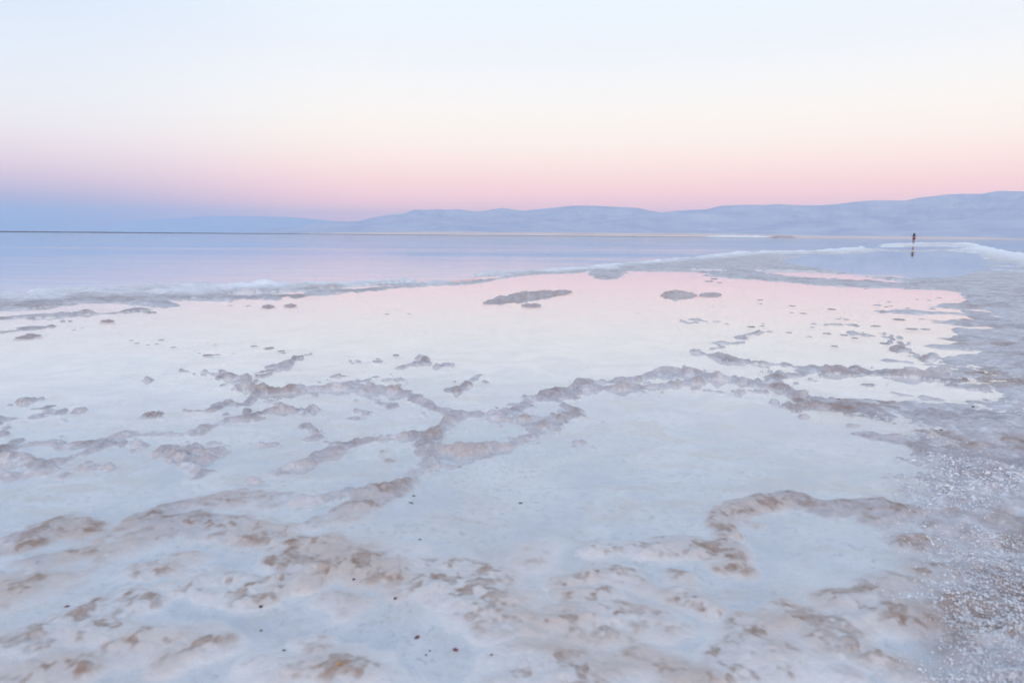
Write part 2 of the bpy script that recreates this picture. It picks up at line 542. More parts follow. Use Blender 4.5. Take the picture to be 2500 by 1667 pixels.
INNER = [(2390, 1760), (2330, 1667), (2281, 1602), (2252, 1525), (2250, 1445), (2258, 1380), (2245, 1300), (2225, 1250), (2212, 1210), (2197, 1163), (2255, 1138), (2160, 1128), (2151, 1118),
         (2205, 1090), (2195, 1077), (2150, 1068), (2172, 1043), (2124, 1021), (2086, 1006), (1990, 1000), (1935, 990), (1942, 984), (1928, 965), (1925, 948),
         (2000, 968), (2140, 978), (2240, 986), (2312, 992), (2330, 985), (2400, 976), (2465, 972), (2450, 955), (2400, 938), (2335, 930), (2310, 918), (2330, 908), (2300, 894), (2240, 891), (2132, 881), (2160, 878), (2250, 886),
         (2298, 889), (2300, 869), (2350, 865), (2423, 861), (2350, 857), (2296, 850), (2252, 846), (2300, 842), (2323, 833), (2296, 827), (2327, 815), (2308, 804), (2365, 801), (2320, 792), (2235, 786), (2330, 782),
         (2356, 777), (2350, 769), (2150, 763), (2094, 758), (2200, 757), (2346, 763), (2330, 756), (2250, 749), (2289, 745), (2350, 734), (2340, 729), (2358, 719), (2289, 707.5), (2174, 703.5), (2059, 700), (1964, 693),
         (1868, 685), (1790, 680), (1722, 675.5), (1690, 672), (1720, 668), (1690, 664), (1600, 664), (1540, 662), (1530, 668), (1522, 680), (1490, 686), (1450, 680), (1432, 670), (1440, 662), (1412, 667), (1330, 670), (1278, 673), (1225, 681), (1180, 691), (1144, 696), (1064, 698), (985, 703), (900, 713.5), (800, 722), (746, 725),
         (700, 730), (650, 734), (560, 734), (497, 737), (440, 734), (413, 735), (440, 741), (455, 748), (400, 752), (330, 748), (290, 741), (268, 741), (172, 746), (57, 756), (0, 762), (-300, 790), (-1500, 930)]
HOLES = [
    [(555, 719), (600, 716.5), (680, 713), (735, 711), (748, 711), (730, 717), (660, 720), (600, 721)],
    [(765, 708), (830, 702), (900, 697), (980, 691), (1060, 685), (1068, 688), (1010, 692), (930, 699), (860, 705), (790, 709)],
    [(1062, 686), (1090, 683), (1130, 676), (1180, 673), (1222, 672), (1218, 676), (1180, 682), (1120, 688), (1080, 689)],
    [(460, 705), (500, 703.5), (560, 701), (600, 700), (560, 703), (500, 705.5)],
    [(1440, 655), (1500, 654.5), (1530, 656.5), (1480, 658), (1440, 657)],
    [(1845, 662), (1875, 660.5), (1983, 663.5), (2078, 669), (2100, 675), (2170, 683), (2235, 692.5), (2150, 690), (2059, 684), (1944, 676), (1870, 668)],
    [(1690, 657), (1730, 659), (1770, 660), (1768, 663.5), (1720, 662.5), (1690, 660)],
    [(1905, 634), (1990, 626), (2090, 618), (2200, 615), (2330, 613), (2400, 617), (2385, 630), (2395, 645), (2380, 662), (2330, 676), (2230, 681), (2130, 676), (2060, 665), (1990, 655), (1930, 645)],
    [(2100, 600.5, ), (2200, 600), (2340, 600.5), (2400, 603), (2390, 608), (2250, 610), (2120, 609)],
]
# crust ridges standing in the pool: points (x, y), half width in photo pixels across the view, height above the pool in cm
RIDGES = [
    ([(2340, 914), (2200, 913), (2090, 910), (2020, 907), (1985, 902), (1950, 908), (1910, 925), (1870, 940), (1840, 938)], 62, 4.2),
    ([(1965, 903), (1920, 892), (1860, 890), (1800, 884), (1770, 877), (1735, 868), (1700, 861), (1680, 857)], 34, 3.2),
    ([(1960, 968), (1925, 950), (1880, 943), (1830, 936), (1753, 930), (1700, 917), (1661, 911), (1600, 916), (1565, 924), (1489, 928), (1431, 937), (1374, 953), (1343, 962), (1297, 977), (1259, 998), (1221, 1010), (1163, 1013),
      (1106, 1009), (1068, 994), (1030, 978), (984, 964), (926, 957), (899, 959), (838, 951), (765, 953), (708, 957), (670, 955), (631, 959), (593, 951)], 60, 4.6),
    ([(1700, 936), (1640, 946), (1565, 946), (1489, 948), (1431, 955), (1385, 962), (1352, 973), (1374, 993), (1412, 1009), (1420, 1020), (1374, 1023), (1336, 1037), (1305, 1049), (1282, 1064), (1252, 1083), (1221, 1098), (1183, 1102),
      (1125, 1108), (1068, 1106), (1035, 1092), (1045, 1076), (1060, 1050), (1106, 1026), (1120, 1012)], 62, 4.4),
    ([(1374, 1021), (1317, 1027), (1259, 1031), (1229, 1026), (1205, 1022)], 46, 3.4),
    ([(1297, 977), (1262, 984), (1240, 982)], 40, 3.0),
    ([(1076, 1041), (1049, 1053), (1010, 1060), (953, 1068), (896, 1077), (842, 1087), (796, 1117), (746, 1137), (708, 1150), (681, 1152)], 56, 4.0),
    ([(1048, 1090), (1049, 1125), (1053, 1141), (1010, 1160), (1014, 1183), (972, 1198), (915, 1210), (838, 1204), (760, 1225), (720, 1228)], 76, 3.4),
    ([(1053, 1141), (1118, 1144)], 52, 2.4),
    ([(593, 951), (588, 937), (612, 926), (580, 920), (528, 918), (505, 912)], 44, 3.6),
    ([(612, 926), (631, 909), (670, 900), (708, 890), (719, 877), (735, 868)], 36, 3.0),
    ([(631, 959), (638, 968), (620, 980), (582, 994), (536, 988), (517, 999), (486, 1007), (451, 1003)], 40, 2.9),
    ([(589, 996), (600, 1012), (597, 1022)], 40, 2.8),
    ([(723, 1001), (670, 1001), (631, 1010), (597, 1024), (543, 1024), (528, 1037), (478, 1049), (440, 1056), (383, 1060), (337, 1060), (298, 1068), (249, 1079), (210, 1087), (168, 1087), (145, 1078), (96, 1081)], 46, 3.4),
    ([(352, 1093), (306, 1085), (268, 1087), (230, 1102), (191, 1114), (145, 1125), (107, 1133), (57, 1123), (31, 1125), (-40, 1110)], 58, 3.8),
    ([(115, 1146), (60, 1156), (38, 1162), (0, 1171), (-60, 1180)], 60, 3.4),
    ([(0, 1046), (-40, 1030), (40, 1026), (90, 1016), (135, 1010)], 70, 2.6),
    ([(0, 1092), (20, 1100), (50, 1092)], 60, 2.8),
    ([(828, 952), (850, 940), (890, 935), (905, 924), (930, 920)], 48, 3.0),
    ([(955, 933), (985, 932)], 34, 2.8),
    ([(935, 975), (955, 987), (975, 985)], 46, 2.8),
    ([(885, 1000), (915, 1003)], 44, 2.6),
    ([(1017, 873), (1030, 879), (1015, 890), (990, 894), (970, 897), (955, 899)], 22, 2.4),
    ([(1150, 930), (1165, 923), (1185, 918)], 30, 2.7),
    ([(1115, 950), (1120, 948)], 26, 2.8),
    ([(820, 915), (860, 914)], 30, 2.4),
    ([(795, 925), (800, 928)], 26, 2.8),
    # chains of specks and fingers in the right half of the pool
    ([(1735, 845), (1752, 838), (1790, 836), (1810, 828), (1790, 825), (1830, 818), (1860, 812), (1885, 808)], 24, 2.5),
    ([(1657, 780), (1680, 789), (1710, 789)], 18, 2.3), ([(1700, 781), (1735, 784), (1752, 786)], 14, 2.2),
    ([(1970, 790), (2010, 791), (2060, 794), (2100, 796)], 16, 2.5), ([(2050, 774), (2090, 772)], 12, 2.2), ([(2040, 757), (2085, 758)], 13, 2.3),
    ([(1950, 750), (1990, 752)], 12, 2.4), ([(2110, 815), (2145, 820), (2170, 822), (2190, 832), (2205, 850)], 30, 2.6), ([(2140, 838), (2165, 838)], 16, 2.3),
    ([(1885, 727), (1920, 727), (1945, 727)], 12, 2.2), ([(2005, 735), (2030, 738), (2060, 741)], 12, 2.2), ([(2080, 770), (2130, 775)], 14, 2.6), ([(2190, 780), (2210, 780)], 20, 2.8),
    ([(2220, 775), (2270, 778), (2300, 782)], 20, 2.6), ([(2240, 870), (2262, 876), (2290, 873)], 34, 3.2),
    ([(2262, 922), (2290, 928), (2330, 930)], 42, 3.0), ([(2290, 940), (2330, 945), (2420, 950)], 30, 2.3), ([(2210, 965), (2260, 972), (2330, 978)], 24, 2.4),
    ([(1690, 952), (1720, 956), (1745, 958)], 30, 2.4), ([(1785, 966), (1805, 968)], 36, 2.8), ([(1955, 1011), (1970, 1012)], 34, 2.6),
    ([(1790, 961), (1830, 955), (1880, 956)], 36, 2.6), ([(1940, 988), (1990, 994), (2030, 1000)], 44, 2.8),
    ([(1580, 672), (1620, 679), (1660, 681), (1700, 678)], 12, 2.4), ([(1270, 689), (1340, 686)], 9, 2.1), ([(1345, 699), (1420, 695), (1440, 692)], 9, 2.2), ([(1390, 671), (1450, 674)], 10, 2.3),
    ([(1545, 676), (1575, 678)], 18, 3.2), ([(1910, 664), (1990, 666), (2060, 668)], 13, 2.5),
    # the left end of the pool
    ([(0, 775), (57, 770), (115, 766), (150, 771), (190, 770), (207, 767), (240, 766), (285, 763), (320, 758), (345, 756)], 30, 4.5), ([(90, 774), (120, 775), (135, 773)], 28, 4.0),
    ([(402, 1103), (425, 1092), (470, 1088), (505, 1094), (532, 1102)], 62, 4.4), ([(440, 1105), (470, 1112), (500, 1112)], 62, 4.0), ([(455, 1122), (480, 1130), (500, 1140)], 50, 3.4),
    ([(2094, 1058), (2125, 1060), (2180, 1070)], 62, 3.6),
    ([(648, 895), (654, 893), (659, 894)], 26, 2.7), ([(439, 908), (446, 906), (452, 907)], 26, 2.7), ([(550, 945), (554, 943), (558, 944)], 26, 2.7), ([(340, 934), (344, 932), (348, 933)], 26, 2.7), ([(872, 880), (879, 878), (885, 879)], 26, 2.7), ([(919, 878), (923, 876), (927, 877)], 26, 2.7), ([(1067, 896), (1075, 894), (1083, 895)], 30, 2.7), ([(1139, 942), (1143, 940), (1146, 941)], 26, 2.7), ([(2056, 898), (2063, 896), (2069, 897)], 26, 2.7), ([(2141, 941), (2147, 939), (2152, 940)], 26, 2.7), ([(1900, 985), (1904, 983), (1908, 984)], 26, 2.7), ([(52, 980), (60, 978), (68, 979)], 30, 2.7), ([(89, 998), (95, 996), (100, 997)], 26, 2.7), ([(840, 1021), (852, 1019), (864, 1020)], 45, 2.7), ([(759, 998), (765, 996), (770, 997)], 26, 2.7), ([(761, 1005), (766, 1003), (770, 1004)], 26, 2.7), ([(681, 986), (688, 984), (694, 985)], 26, 2.7), ([(684, 975), (688, 973), (692, 974)], 26, 2.7), ([(745, 1038), (755, 1036), (764, 1037)], 36, 2.7), ([(764, 1054), (770, 1052), (775, 1053)], 26, 2.7), ([(755, 1069), (765, 1067), (774, 1068)], 36, 2.7), ([(782, 1069), (790, 1067), (797, 1068)], 27, 2.7), ([(645, 1079), (658, 1077), (670, 1078)], 48, 2.7), ([(205, 1138), (213, 1136), (220, 1137)], 27, 2.7), ([(236, 1142), (245, 1140), (253, 1141)], 33, 2.7), ([(599, 1172), (610, 1170), (620, 1171)], 39, 2.7), ([(1388, 1081), (1398, 1079), (1407, 1080)], 36, 2.7),
    ([(345, 760), (365, 765)], 16, 3.0), ([(140, 757), (200, 754), (270, 751)], 14, 2.6), ([(0, 812), (60, 803), (95, 800), (110, 798)], 30, 2.9),
    ([(60, 789), (80, 789)], 16, 2.4), ([(150, 785), (175, 786)], 14, 2.2),
]
# smoother, half drowned swells in the foreground: half width, height
SWELLS = [
    ([(40, 1330), (76, 1305), (164, 1276), (268, 1285), (344, 1266), (402, 1246), (480, 1230), (574, 1216), (640, 1222)], 95, 2.2),
    ([(402, 1250), (497, 1276), (593, 1305), (670, 1313), (727, 1309), (804, 1283), (861, 1253), (915, 1224), (972, 1200)], 95, 2.3),
    ([(-60, 1430), (0, 1410), (76, 1399), (153, 1363), (249, 1326), (318, 1312), (360, 1300)], 130, 2.4),
    ([(200, 1345), (235, 1338)], 90, 2.6),
    ([(380, 1385), (415, 1378), (450, 1360)], 80, 2.2),
    ([(448, 1424), (497, 1404), (545, 1410), (593, 1447), (666, 1434)], 105, 2.3), ([(520, 1450), (560, 1460)], 80, 2.2), ([(600, 1465), (630, 1468)], 80, 2.4),
    ([(150, 1530), (230, 1478), (337, 1448), (350, 1470)], 100, 2.2), ([(325, 1480), (345, 1488)], 80, 2.6),
    ([(-60, 1620), (38, 1588), (100, 1560), (172, 1527), (250, 1530), (310, 1550)], 130, 2.1),
    ([(325, 1580), (383, 1562), (430, 1575), (459, 1590)], 130, 2.2), ([(170, 1640), (200, 1632)], 110, 2.6), ([(0, 1660), (80, 1640)], 120, 2.2),
    ([(690, 1362), (720, 1345), (760, 1350)], 80, 2.5), ([(740, 1430), (760, 1410), (790, 1395)], 75, 2.3),
    ([(727, 1311), (770, 1330), (800, 1350), (860, 1366), (915, 1378), (972, 1395), (1030, 1401), (1087, 1400), (1144, 1408), (1194, 1436), (1240, 1464), (1278, 1505), (1317, 1528), (1374, 1526), (1431, 1512), (1490, 1530)], 120, 2.6),
    ([(985, 1430), (1020, 1420), (1060, 1430), (1110, 1470), (1150, 1500), (1200, 1520)], 120, 2.3), ([(880, 1390), (890, 1420)], 80, 2.5), ([(820, 1470), (850, 1480)], 110, 2.0),
    ([(740, 1600), (770, 1590)], 90, 2.6), ([(800, 1640), (840, 1630), (900, 1625)], 130, 2.1), ([(640, 1660), (700, 1640)], 120, 2.0),
    ([(1378, 1437), (1431, 1425), (1480, 1412), (1504, 1402), (1530, 1426), (1604, 1448), (1650, 1462), (1700, 1485)], 75, 2.7),
    ([(1400, 1470), (1470, 1465)], 90, 2.2), ([(1530, 1500), (1570, 1510), (1590, 1535)], 110, 2.2), ([(1410, 1545), (1440, 1560), (1480, 1560)], 110, 2.3),
    ([(1250, 1610), (1330, 1600), (1370, 1590)], 140, 2.2), ([(1240, 1640), (1380, 1650), (1460, 1640)], 140, 2.1), ([(1540, 1610), (1600, 1625), (1650, 1640)], 110, 2.0),
    ([(1455, 1345), (1490, 1333), (1530, 1338), (1570, 1352)], 75, 2.4),
    ([(1615, 1352), (1640, 1332), (1676, 1324), (1726, 1329), (1760, 1345), (1784, 1358), (1785, 1392)], 80, 2.4), ([(1700, 1350), (1730, 1352)], 70, 2.2), ([(1640, 1415), (1660, 1418)], 60, 2.2),
    ([(1755, 1275), (1775, 1255), (1810, 1238), (1868, 1222), (1933, 1214), (1983, 1231), (2021, 1240), (2117, 1245), (2193, 1246), (2235, 1252)], 68, 2.9),
    ([(1755, 1300), (1770, 1304)], 45, 2.4), ([(1790, 1275), (1840, 1282)], 52, 2.4), ([(2100, 1255), (2150, 1270), (2180, 1275)], 60, 2.2),
    ([(1849, 1532), (1925, 1510), (1983, 1522), (2030, 1545)], 115, 2.3), ([(2050, 1545), (2078, 1533), (2100, 1545)], 80, 2.3), ([(2030, 1570), (2080, 1590), (2120, 1610)], 110, 2.3),
    ([(2060, 1490), (2090, 1474), (2151, 1433), (2197, 1417)], 90, 2.3), ([(1820, 1600), (1840, 1583), (1870, 1600)], 95, 2.2), ([(1745, 1640), (1800, 1628), (1860, 1625), (1920, 1612)], 130, 2.2), ([(1900, 1612), (1960, 1622), (2040, 1650)], 120, 1.7), ([(2120, 1610), (2190, 1640)], 110, 1.9),
    ([(2180, 1500), (2220, 1496), (2240, 1505)], 80, 2.9), ([(2150, 1520), (2190, 1530)], 90, 2.6), ([(2260, 1390), (2300, 1400)], 80, 2.8), ([(2230, 1330), (2260, 1325)], 60, 2.6),
    ([(1120, 1108), (1180, 1112)], 60, 1.6), ([(900, 1160), (940, 1130), (960, 1100)], 70, 1.2),
]


def to_world(pts, z=0.0):
    return ground_points(pts, z)


land = np.concatenate([to_world(SEA_EDGE, None), np.array([(120, 10), (120, -60), (1.6, -60), (1.6, -4), (1.35, 0.4)]), to_world(INNER, 0.0)])
holes = [to_world(h, 0.0) for h in HOLES]

# rows by depression (photo pixels below the horizon), columns by direction
deps = np.concatenate([np.arange(1620, 520, -2.2), np.arange(520, 56, -0.95), 56 * 0.982 ** np.arange(0, 130)])
dist = CAM_H * FPX / deps
fine_a = np.linspace(R(-43), R(43), 1750)
side = np.linspace(R(43), R(317), 150)[1:-1]
cols = np.concatenate([fine_a, side])
NR, NC = len(dist), len(cols)
TH, DD = np.meshgrid(cols, dist)
GX, GY = DD * np.sin(TH), DD * np.cos(TH)
SPC = np.maximum(DD * DD / (FPX * CAM_H) * 1.5, 0.0015)      # local vertex spacing along the view


def nz(wl_, seed, sx=1.0):
    """gradient noise of wavelength wl_, faded where the sheet cannot carry it"""
    fade = np.clip(wl_ / (2.2 * SPC) - 0.35, 0, 1)
    return pn(GX / wl_ * sx, GY / wl_, seed) * fade


def billow(wl_, seed):
    fade = np.clip(wl_ / (2.2 * SPC) - 0.35, 0, 1)
    return (np.abs(pn(GX / wl_, GY / wl_, seed)) * 2 - 0.55) * fade


# wandering of the shapes' outlines, in metres, growing with distance as the detail does
WS = np.clip(DD / 5.0, 0.35, 6.0)
WX = GX + WS * (0.055 * pn(GX / (0.33 * 1), GY / 0.33, 21) + 0.035 * nz(0.13, 22) + 0.026 * nz(0.055, 27)) + 0.10 * nz(0.9, 23) * np.clip(DD / 8, 0, 2)
WY = GY + WS * (0.07 * pn(GX / (0.30 * 1), GY / 0.40, 24) + 0.045 * nz(0.14, 25) + 0.03 * nz(0.06, 28)) + 0.13 * nz(0.9, 26) * np.clip(DD / 8, 0, 2)


def signed(poly, X, Y):
    inside = np.zeros(X.shape, bool)
    best = np.full(X.shape, 1e9, np.float32)
    n = len(poly)
    for i in range(n):
        x0, y0 = poly[i]
        x1, y1 = poly[(i + 1) % n]
        if y0 != y1:
            c = ((y0 > Y) != (y1 > Y)) & (X < (x1 - x0) * (Y - y0) / (y1 - y0) + x0)
            inside ^= c
        dx, dy = x1 - x0, y1 - y0
        t = np.clip(((X - x0) * dx + (Y - y0) * dy) / max(dx * dx + dy * dy, 1e-9), 0, 1)
        best = np.minimum(best, (X - x0 - t * dx) ** 2 + (Y - y0 - t * dy) ** 2)
    return np.where(inside, 1, -1) * np.sqrt(best)


HX, HY = GX + (WX - GX) * np.interp(DD, [6, 10], [1, 0.5]), GY + (WY - GY) * np.interp(DD, [6, 10], [1, 0.45])
sd_land = signed(land, HX, HY) + sstep(5, 3, DD) * (0.10 * pn(GX / 0.38, GY / 0.38, 98) + 0.07 * nz(0.13, 99))
sd_hole = np.full(GX.shape, -1e3)
for h in holes:
    sd_hole = np.maximum(sd_hole, signed(h, HX, HY) + 0.07)
soft = np.clip(0.012 * DD + 0.02, 0.04, 0.5) + 0.10 * sstep(3.4, 2.6, DD)
in_land = sstep(-1, 1, sd_land / soft)
in_hole = sstep(-1, 1, sd_hole / (soft * 0.6))
LAND = in_land * (1 - in_hole)


def stamp(lines, warp=True):
    """rounded bars along polylines; returns profile 0..1 times height in metres"""
    out = np.zeros(GX.shape, np.float32)
    X, Y = (WX, WY)
    for pts, w, hcm in lines:
        P = to_world(pts, 0.0)
        for k in range(len(P) - 1):
            (x0, y0), (x1, y1) = P[k], P[k + 1]
            d0, d1 = math.hypot(x0, y0), math.hypot(x1, y1)
            wm = w / FPX * (d0 + d1) / 2
            pad = wm * 1.1 + 0.35 * max(1, (d0 + d1) / 8)
            rlo, rhi = max(min(d0, d1) - pad, 0.3), max(d0, d1) + pad
            i1 = np.searchsorted(-dist, -rlo)      # dist grows with the row
            i0 = np.searchsorted(dist, rlo)
            i1 = np.searchsorted(dist, rhi)
            t0, t1 = math.atan2(x0, y0), math.atan2(x1, y1)
            pa = math.asin(min(0.95, pad / max(min(d0, d1), pad)))
            j0 = np.searchsorted(fine_a, min(t0, t1) - pa)
            j1 = np.searchsorted(fine_a, max(t0, t1) + pa)
            if i1 <= i0 or j1 <= j0:
                continue
            xs, ys = X[i0:i1, j0:j1], Y[i0:i1, j0:j1]
            dx, dy = x1 - x0, y1 - y0
            t = np.clip(((xs - x0) * dx + (ys - y0) * dy) / max(dx * dx + dy * dy, 1e-9), 0, 1)
            q = ((xs - x0 - t * dx) ** 2 + (ys - y0 - t * dy) ** 2) / (wm * wm)
            v = hcm / 100.0 * np.clip(1 - q, 0, 1) ** 1.6
            np.maximum(out[i0:i1, j0:j1], v, out=out[i0:i1, j0:j1])
    return out


rid = stamp([(p_, w_ * (0.53 if w_ > 30 else 0.75), h_ * 0.92) for p_, w_, h_ in RIDGES])
wide = stamp([(p_, w_ * 1.5, 2.0) for p_, w_, h_ in RIDGES if w_ > 25])
swl = stamp(SWELLS)
near = sstep(3.2, 1.7, DD)                                      # 1 close to the camera
# pool floor
depth = np.interp(DD, [1.4, 2.2, 3.2, 5.0, 9.0], [0.005, 0.008, 0.012, 0.017, 0.022])
ZB = -depth * (1 + 0.35 * nz(0.8, 41) + 0.22 * nz(0.3, 42) + 0.16 * nz(0.12, 43))
ZB -= 0.02 * sstep(6, 12, DD)
lump = 0.55 * billow(0.16, 51) + 0.35 * billow(0.07, 52) + 0.22 * billow(0.032, 53)
lumpf = 0.6 * billow(0.5, 54) + 0.4 * billow(0.22, 55) + lump * 0.35
rmod = 1 + 0.5 * pn(GX / 0.45, GY / 0.45, 61) + 0.35 * nz(0.17, 62)
RZ = (rid * np.clip(rmod, 0.45, 1.5) * 1.08 * (1 + 0.5 * lump + 0.55 * nz(0.13, 69)) + sstep(0.003, 0.018, rid) * (0.008 * nz(0.06, 67) + 0.006 * nz(0.028, 68))) * np.clip(DD / 4.5, 0.8, 1.35)
smod = 1 + 0.55 * nz(0.28, 63) + 0.35 * nz(0.11, 64)
crumb = np.clip(pn(GX / 0.10, GY / 0.14, 151) + 0.5 * pn(GX / 0.05, GY / 0.07, 152) - 0.42, 0, 1) * sstep(0.0, 0.009, wide) * sstep(2.6, 3.4, DD) * sstep(11, 8, DD)
RZ = np.maximum(RZ, np.minimum(0.09 * crumb, 0.027 + 0.006 * nz(0.05, 153)) * np.clip(DD / 4.5, 0.8, 1.35))
SZ = swl * np.maximum(smod + 0.3 * nz(0.05, 60), 0.1) * 0.72 * (1 + 0.5 * lump)
RND = near * 0.013 * np.clip(nz(0.35, 65) + 0.5 * nz(0.16, 66) + 0.1, 0, 1)
Z = ZB + RZ + SZ + RND
# dry land: low crust close by, higher rough bars far off
bar_h = np.interp(DD, [1, 4, 7, 10, 14, 20, 40, 80, 110, 400], [0.018, 0.022, 0.030, 0.036, 0.040, 0.046, 0.055, 0.10, 0.16, 0.16])
edge = np.clip(sd_land / np.clip(0.12 * DD, 0.3, 3.0), 0, 1)
flat_wet = sstep(2.0, 12.0, GX - 6) * sstep(15, 24, DD)          # the drowned flats on the right
# crest of coarse white salt along the sea edge
sea_world = to_world(SEA_EDGE, None)
dse = np.full(GX.shape, 1e9, np.float32)
for k in range(len(sea_world) - 1):
    (x0, y0), (x1, y1) = sea_world[k], sea_world[k + 1]
    dx, dy = x1 - x0, y1 - y0
    t = np.clip(((WX - x0) * dx + (WY - y0) * dy) / max(dx * dx + dy * dy, 1e-9), 0, 1)
    dse = np.minimum(dse, np.hypot(WX - x0 - t * dx, WY - y0 - t * dy))
cw_ = np.clip(0.055 * DD, 0.4, 5.0) * (1 + 0.9 * sstep(1, -3, GX) * (DD < 25))
crest = np.clip(1 - dse / cw_ + 0.35 * pn(GX / np.clip(DD / 14, 0.4, 4), GY / np.clip(DD / 5, 0.6, 12), 97), 0, 1) ** 0.8
ZL = bar_h * (0.45 + 0.55 * edge) * (1 + 0.4 * nz(1.6, 71) + 0.45 * lumpf) + (0.010 + 0.010 * sstep(7, 3, DD)) * lump + 0.016 * nz(0.45, 72) + 0.008 * nz(0.12, 75) + sstep(7, 10, DD) * (0.020 * nz(0.5, 76) + 0.020 * pn(GX / 0.14, GY / 0.4, 77)) + 0.02 * np.clip(DD / 20, 0, 1) * nz(3.0, 73)
ZL = ZL * (1 - 0.72 * flat_wet * edge * (1 - crest)) - 0.004 + flat_wet * edge * (0.05 * pn(GX / 2.6, GY / 3.4, 78) + 0.04 * pn(GX / 0.8, GY / 1.6, 79) - 0.014)
Z = Z * (1 - LAND) + np.maximum(ZL, Z) * LAND
Z += LAND * crest * (np.interp(DD, [5, 10, 20, 60, 110], [0.02, 0.035, 0.055, 0.13, 0.17]) + 0.06 * sstep(-3.0, -4.5, GX) * (DD < 25)) * np.clip(0.8 + 0.7 * lumpf + sstep(14, 30, DD) * (0.9 * pn(GX / 1.3, GY / 9.0, 94) + 0.7 * pn(GX / 0.5, GY / 5.0, 95)), 0.05, 3)
# open sea floor falls away
out_sea = (sd_land < 0) & (GY > 0) & ((dse < 1e8) & (DD > 6.5))
sea_side = np.zeros(GX.shape, bool)
sea_poly = np.concatenate([sea_world, np.array([(900, -50), (900, 2500), (-900, 2500), (-900, 60)])])
sds = signed(sea_poly, GX, GY)
Z = np.where((sds > 0) & (LAND < 0.5), np.minimum(Z, -0.05 - 0.25 * np.clip(sds / 4, 0, 4)), Z)
# behind and beside the camera: dry crust
back = sstep(0.2, -0.6, GY)
Z = Z * (1 - back) + (0.012 + 0.012 * lump) * back

above = sstep(-0.006, 0.012, Z)
top = sstep(0.006, 0.035, Z)
patch = sstep(-0.15, 0.45, 0.7 * nz(0.4, 81) + 0.6 * nz(0.15, 82) + 0.5 * nz(0.06, 90))
stain_r = sstep(0.006, 0.034, RZ + SZ - 0.012) * (0.25 + 0.75 * patch) * np.where(DD < 4.5, 0.75, 0.6)
stain_s = sstep(0.005, 0.022, SZ + RND) * (0.28 + 0.95 * sstep(-0.04, 0.46, 0.8 * nz(0.12, 83) + 0.75 * nz(0.05, 84) + 0.5 * nz(0.02, 80)))
stain_l = LAND * sstep(0.05, 0.55, nz(0.6, 85, 0.6) + 0.5 * nz(0.22, 86) + 0.25 * nz(0.08, 87)) * 0.9 * (1 - crest)
stain = np.clip(np.maximum(np.maximum(stain_r, stain_s * (DD < 4)), stain_l), 0, 1) * np.where(DD < 30, 1, 0.5)
stain *= 0.85 * np.where(LAND > 0.5, np.interp(DD, [7, 9], [1, 0.45]), 1)
crust = np.clip(np.maximum(LAND * (1 - 0.8 * crest), sstep(-0.004, 0.003, Z) * sstep(1.9, 2.9, DD)), 0, 1) * (1 - 0.35 * flat_wet)
speck = LAND * sstep(9, 4, DD) * sstep(-0.25, 0.35, nz(0.7, 91) + 0.4 * nz(0.25, 92))
white = LAND * np.clip(crest * 1.1, 0, 1) * (0.55 + 0.45 * sstep(-0.3, 0.4, nz(1.2, 93))) * np.clip(0.62 + DD / 60, 0, 1)
tan_ = (0.42 * sstep(0.001, 0.014, SZ + 0.6 * RND) + 0.42 * near * sstep(-0.4, 0.4, nz(0.6, 96))) * sstep(-0.4, 0.35, nz(0.3, 88) + 0.4 * nz(0.1, 89)) * sstep(3.6, 2.6, DD)
sub = sstep(0.002, -0.006, Z) * (1 - back)
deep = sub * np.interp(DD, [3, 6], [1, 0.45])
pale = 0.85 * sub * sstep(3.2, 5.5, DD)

verts = np.stack([GX, GY, Z], -1).reshape(-1, 3)
# rows run outward, columns clockwise: flip so that faces look up
F = grid_faces(NR, NC, True)[:, ::-1]
cidx = len(verts)
verts = np.concatenate([verts, [[0, 0, float(Z[0].mean())]]])
ground = mesh_object('ground', verts, F, M_SALT)
fan = bmesh.new()
fan.from_mesh(ground.data)
fan.verts.ensure_lookup_table()
for j in range(NC):
    try:
        f = fan.faces.new((fan.verts[j], fan.verts[(j + 1) % NC], fan.verts[cidx])[::-1])
        f.smooth = True
    except ValueError:
        pass
fan.to_mesh(ground.data)
fan.free()
tag(ground, kind='structure')
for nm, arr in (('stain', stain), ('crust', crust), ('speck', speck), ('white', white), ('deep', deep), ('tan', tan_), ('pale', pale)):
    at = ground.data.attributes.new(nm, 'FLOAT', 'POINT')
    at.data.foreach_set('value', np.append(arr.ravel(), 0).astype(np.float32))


def height_at(x, y):
    d, th = math.hypot(x, y), math.atan2(x, y)
    i = min(int(np.searchsorted(dist, d)), NR - 1)
    j = min(max(int(np.searchsorted(fine_a, th)), 0), len(fine_a) - 1)
    return float(Z[i, j])


# ------------------------------------------------------------------ water: the open sea and the still pools share one level
bound = to_world([(p[0], p[1], p[2]) for p in SEA_EDGE], None)
rad = np.hypot(bound[:, 0], bound[:, 1])
bound = bound * (1 - np.clip(0.10 + 0 * rad, 0, 0.2) * 0.6)[:, None]


def flat_sheet(name, poly, mat, z=0.0):
    tris = tessellate_polygon([[Vector((p[0], p[1], 0)) for p in poly]])
    vs = [(p[0], p[1], z) for p in poly]
    fs = []
    for t3 in tris:
        A_, B_, C_ = (Vector(vs[i]) for i in t3)
        fs.append(tuple(t3) if (B_ - A_).cross(C_ - A_).z > 0 else tuple(t3[::-1]))
    return tag(mesh_object(name, vs, fs, mat, smooth=False), kind='structure')


sea = flat_sheet('sea', [tuple(p) for p in bound] + [(400, 40), (35000, 40), (35000, 35000), (-35000, 35000), (-35000, 30), (-60, 30)], M_SEA)
pool = flat_sheet('pool_water', [tuple(p) for p in bound] + [(300, 20), (2.5, -3), (-60, -3), (-60, 10)], M_POOL)

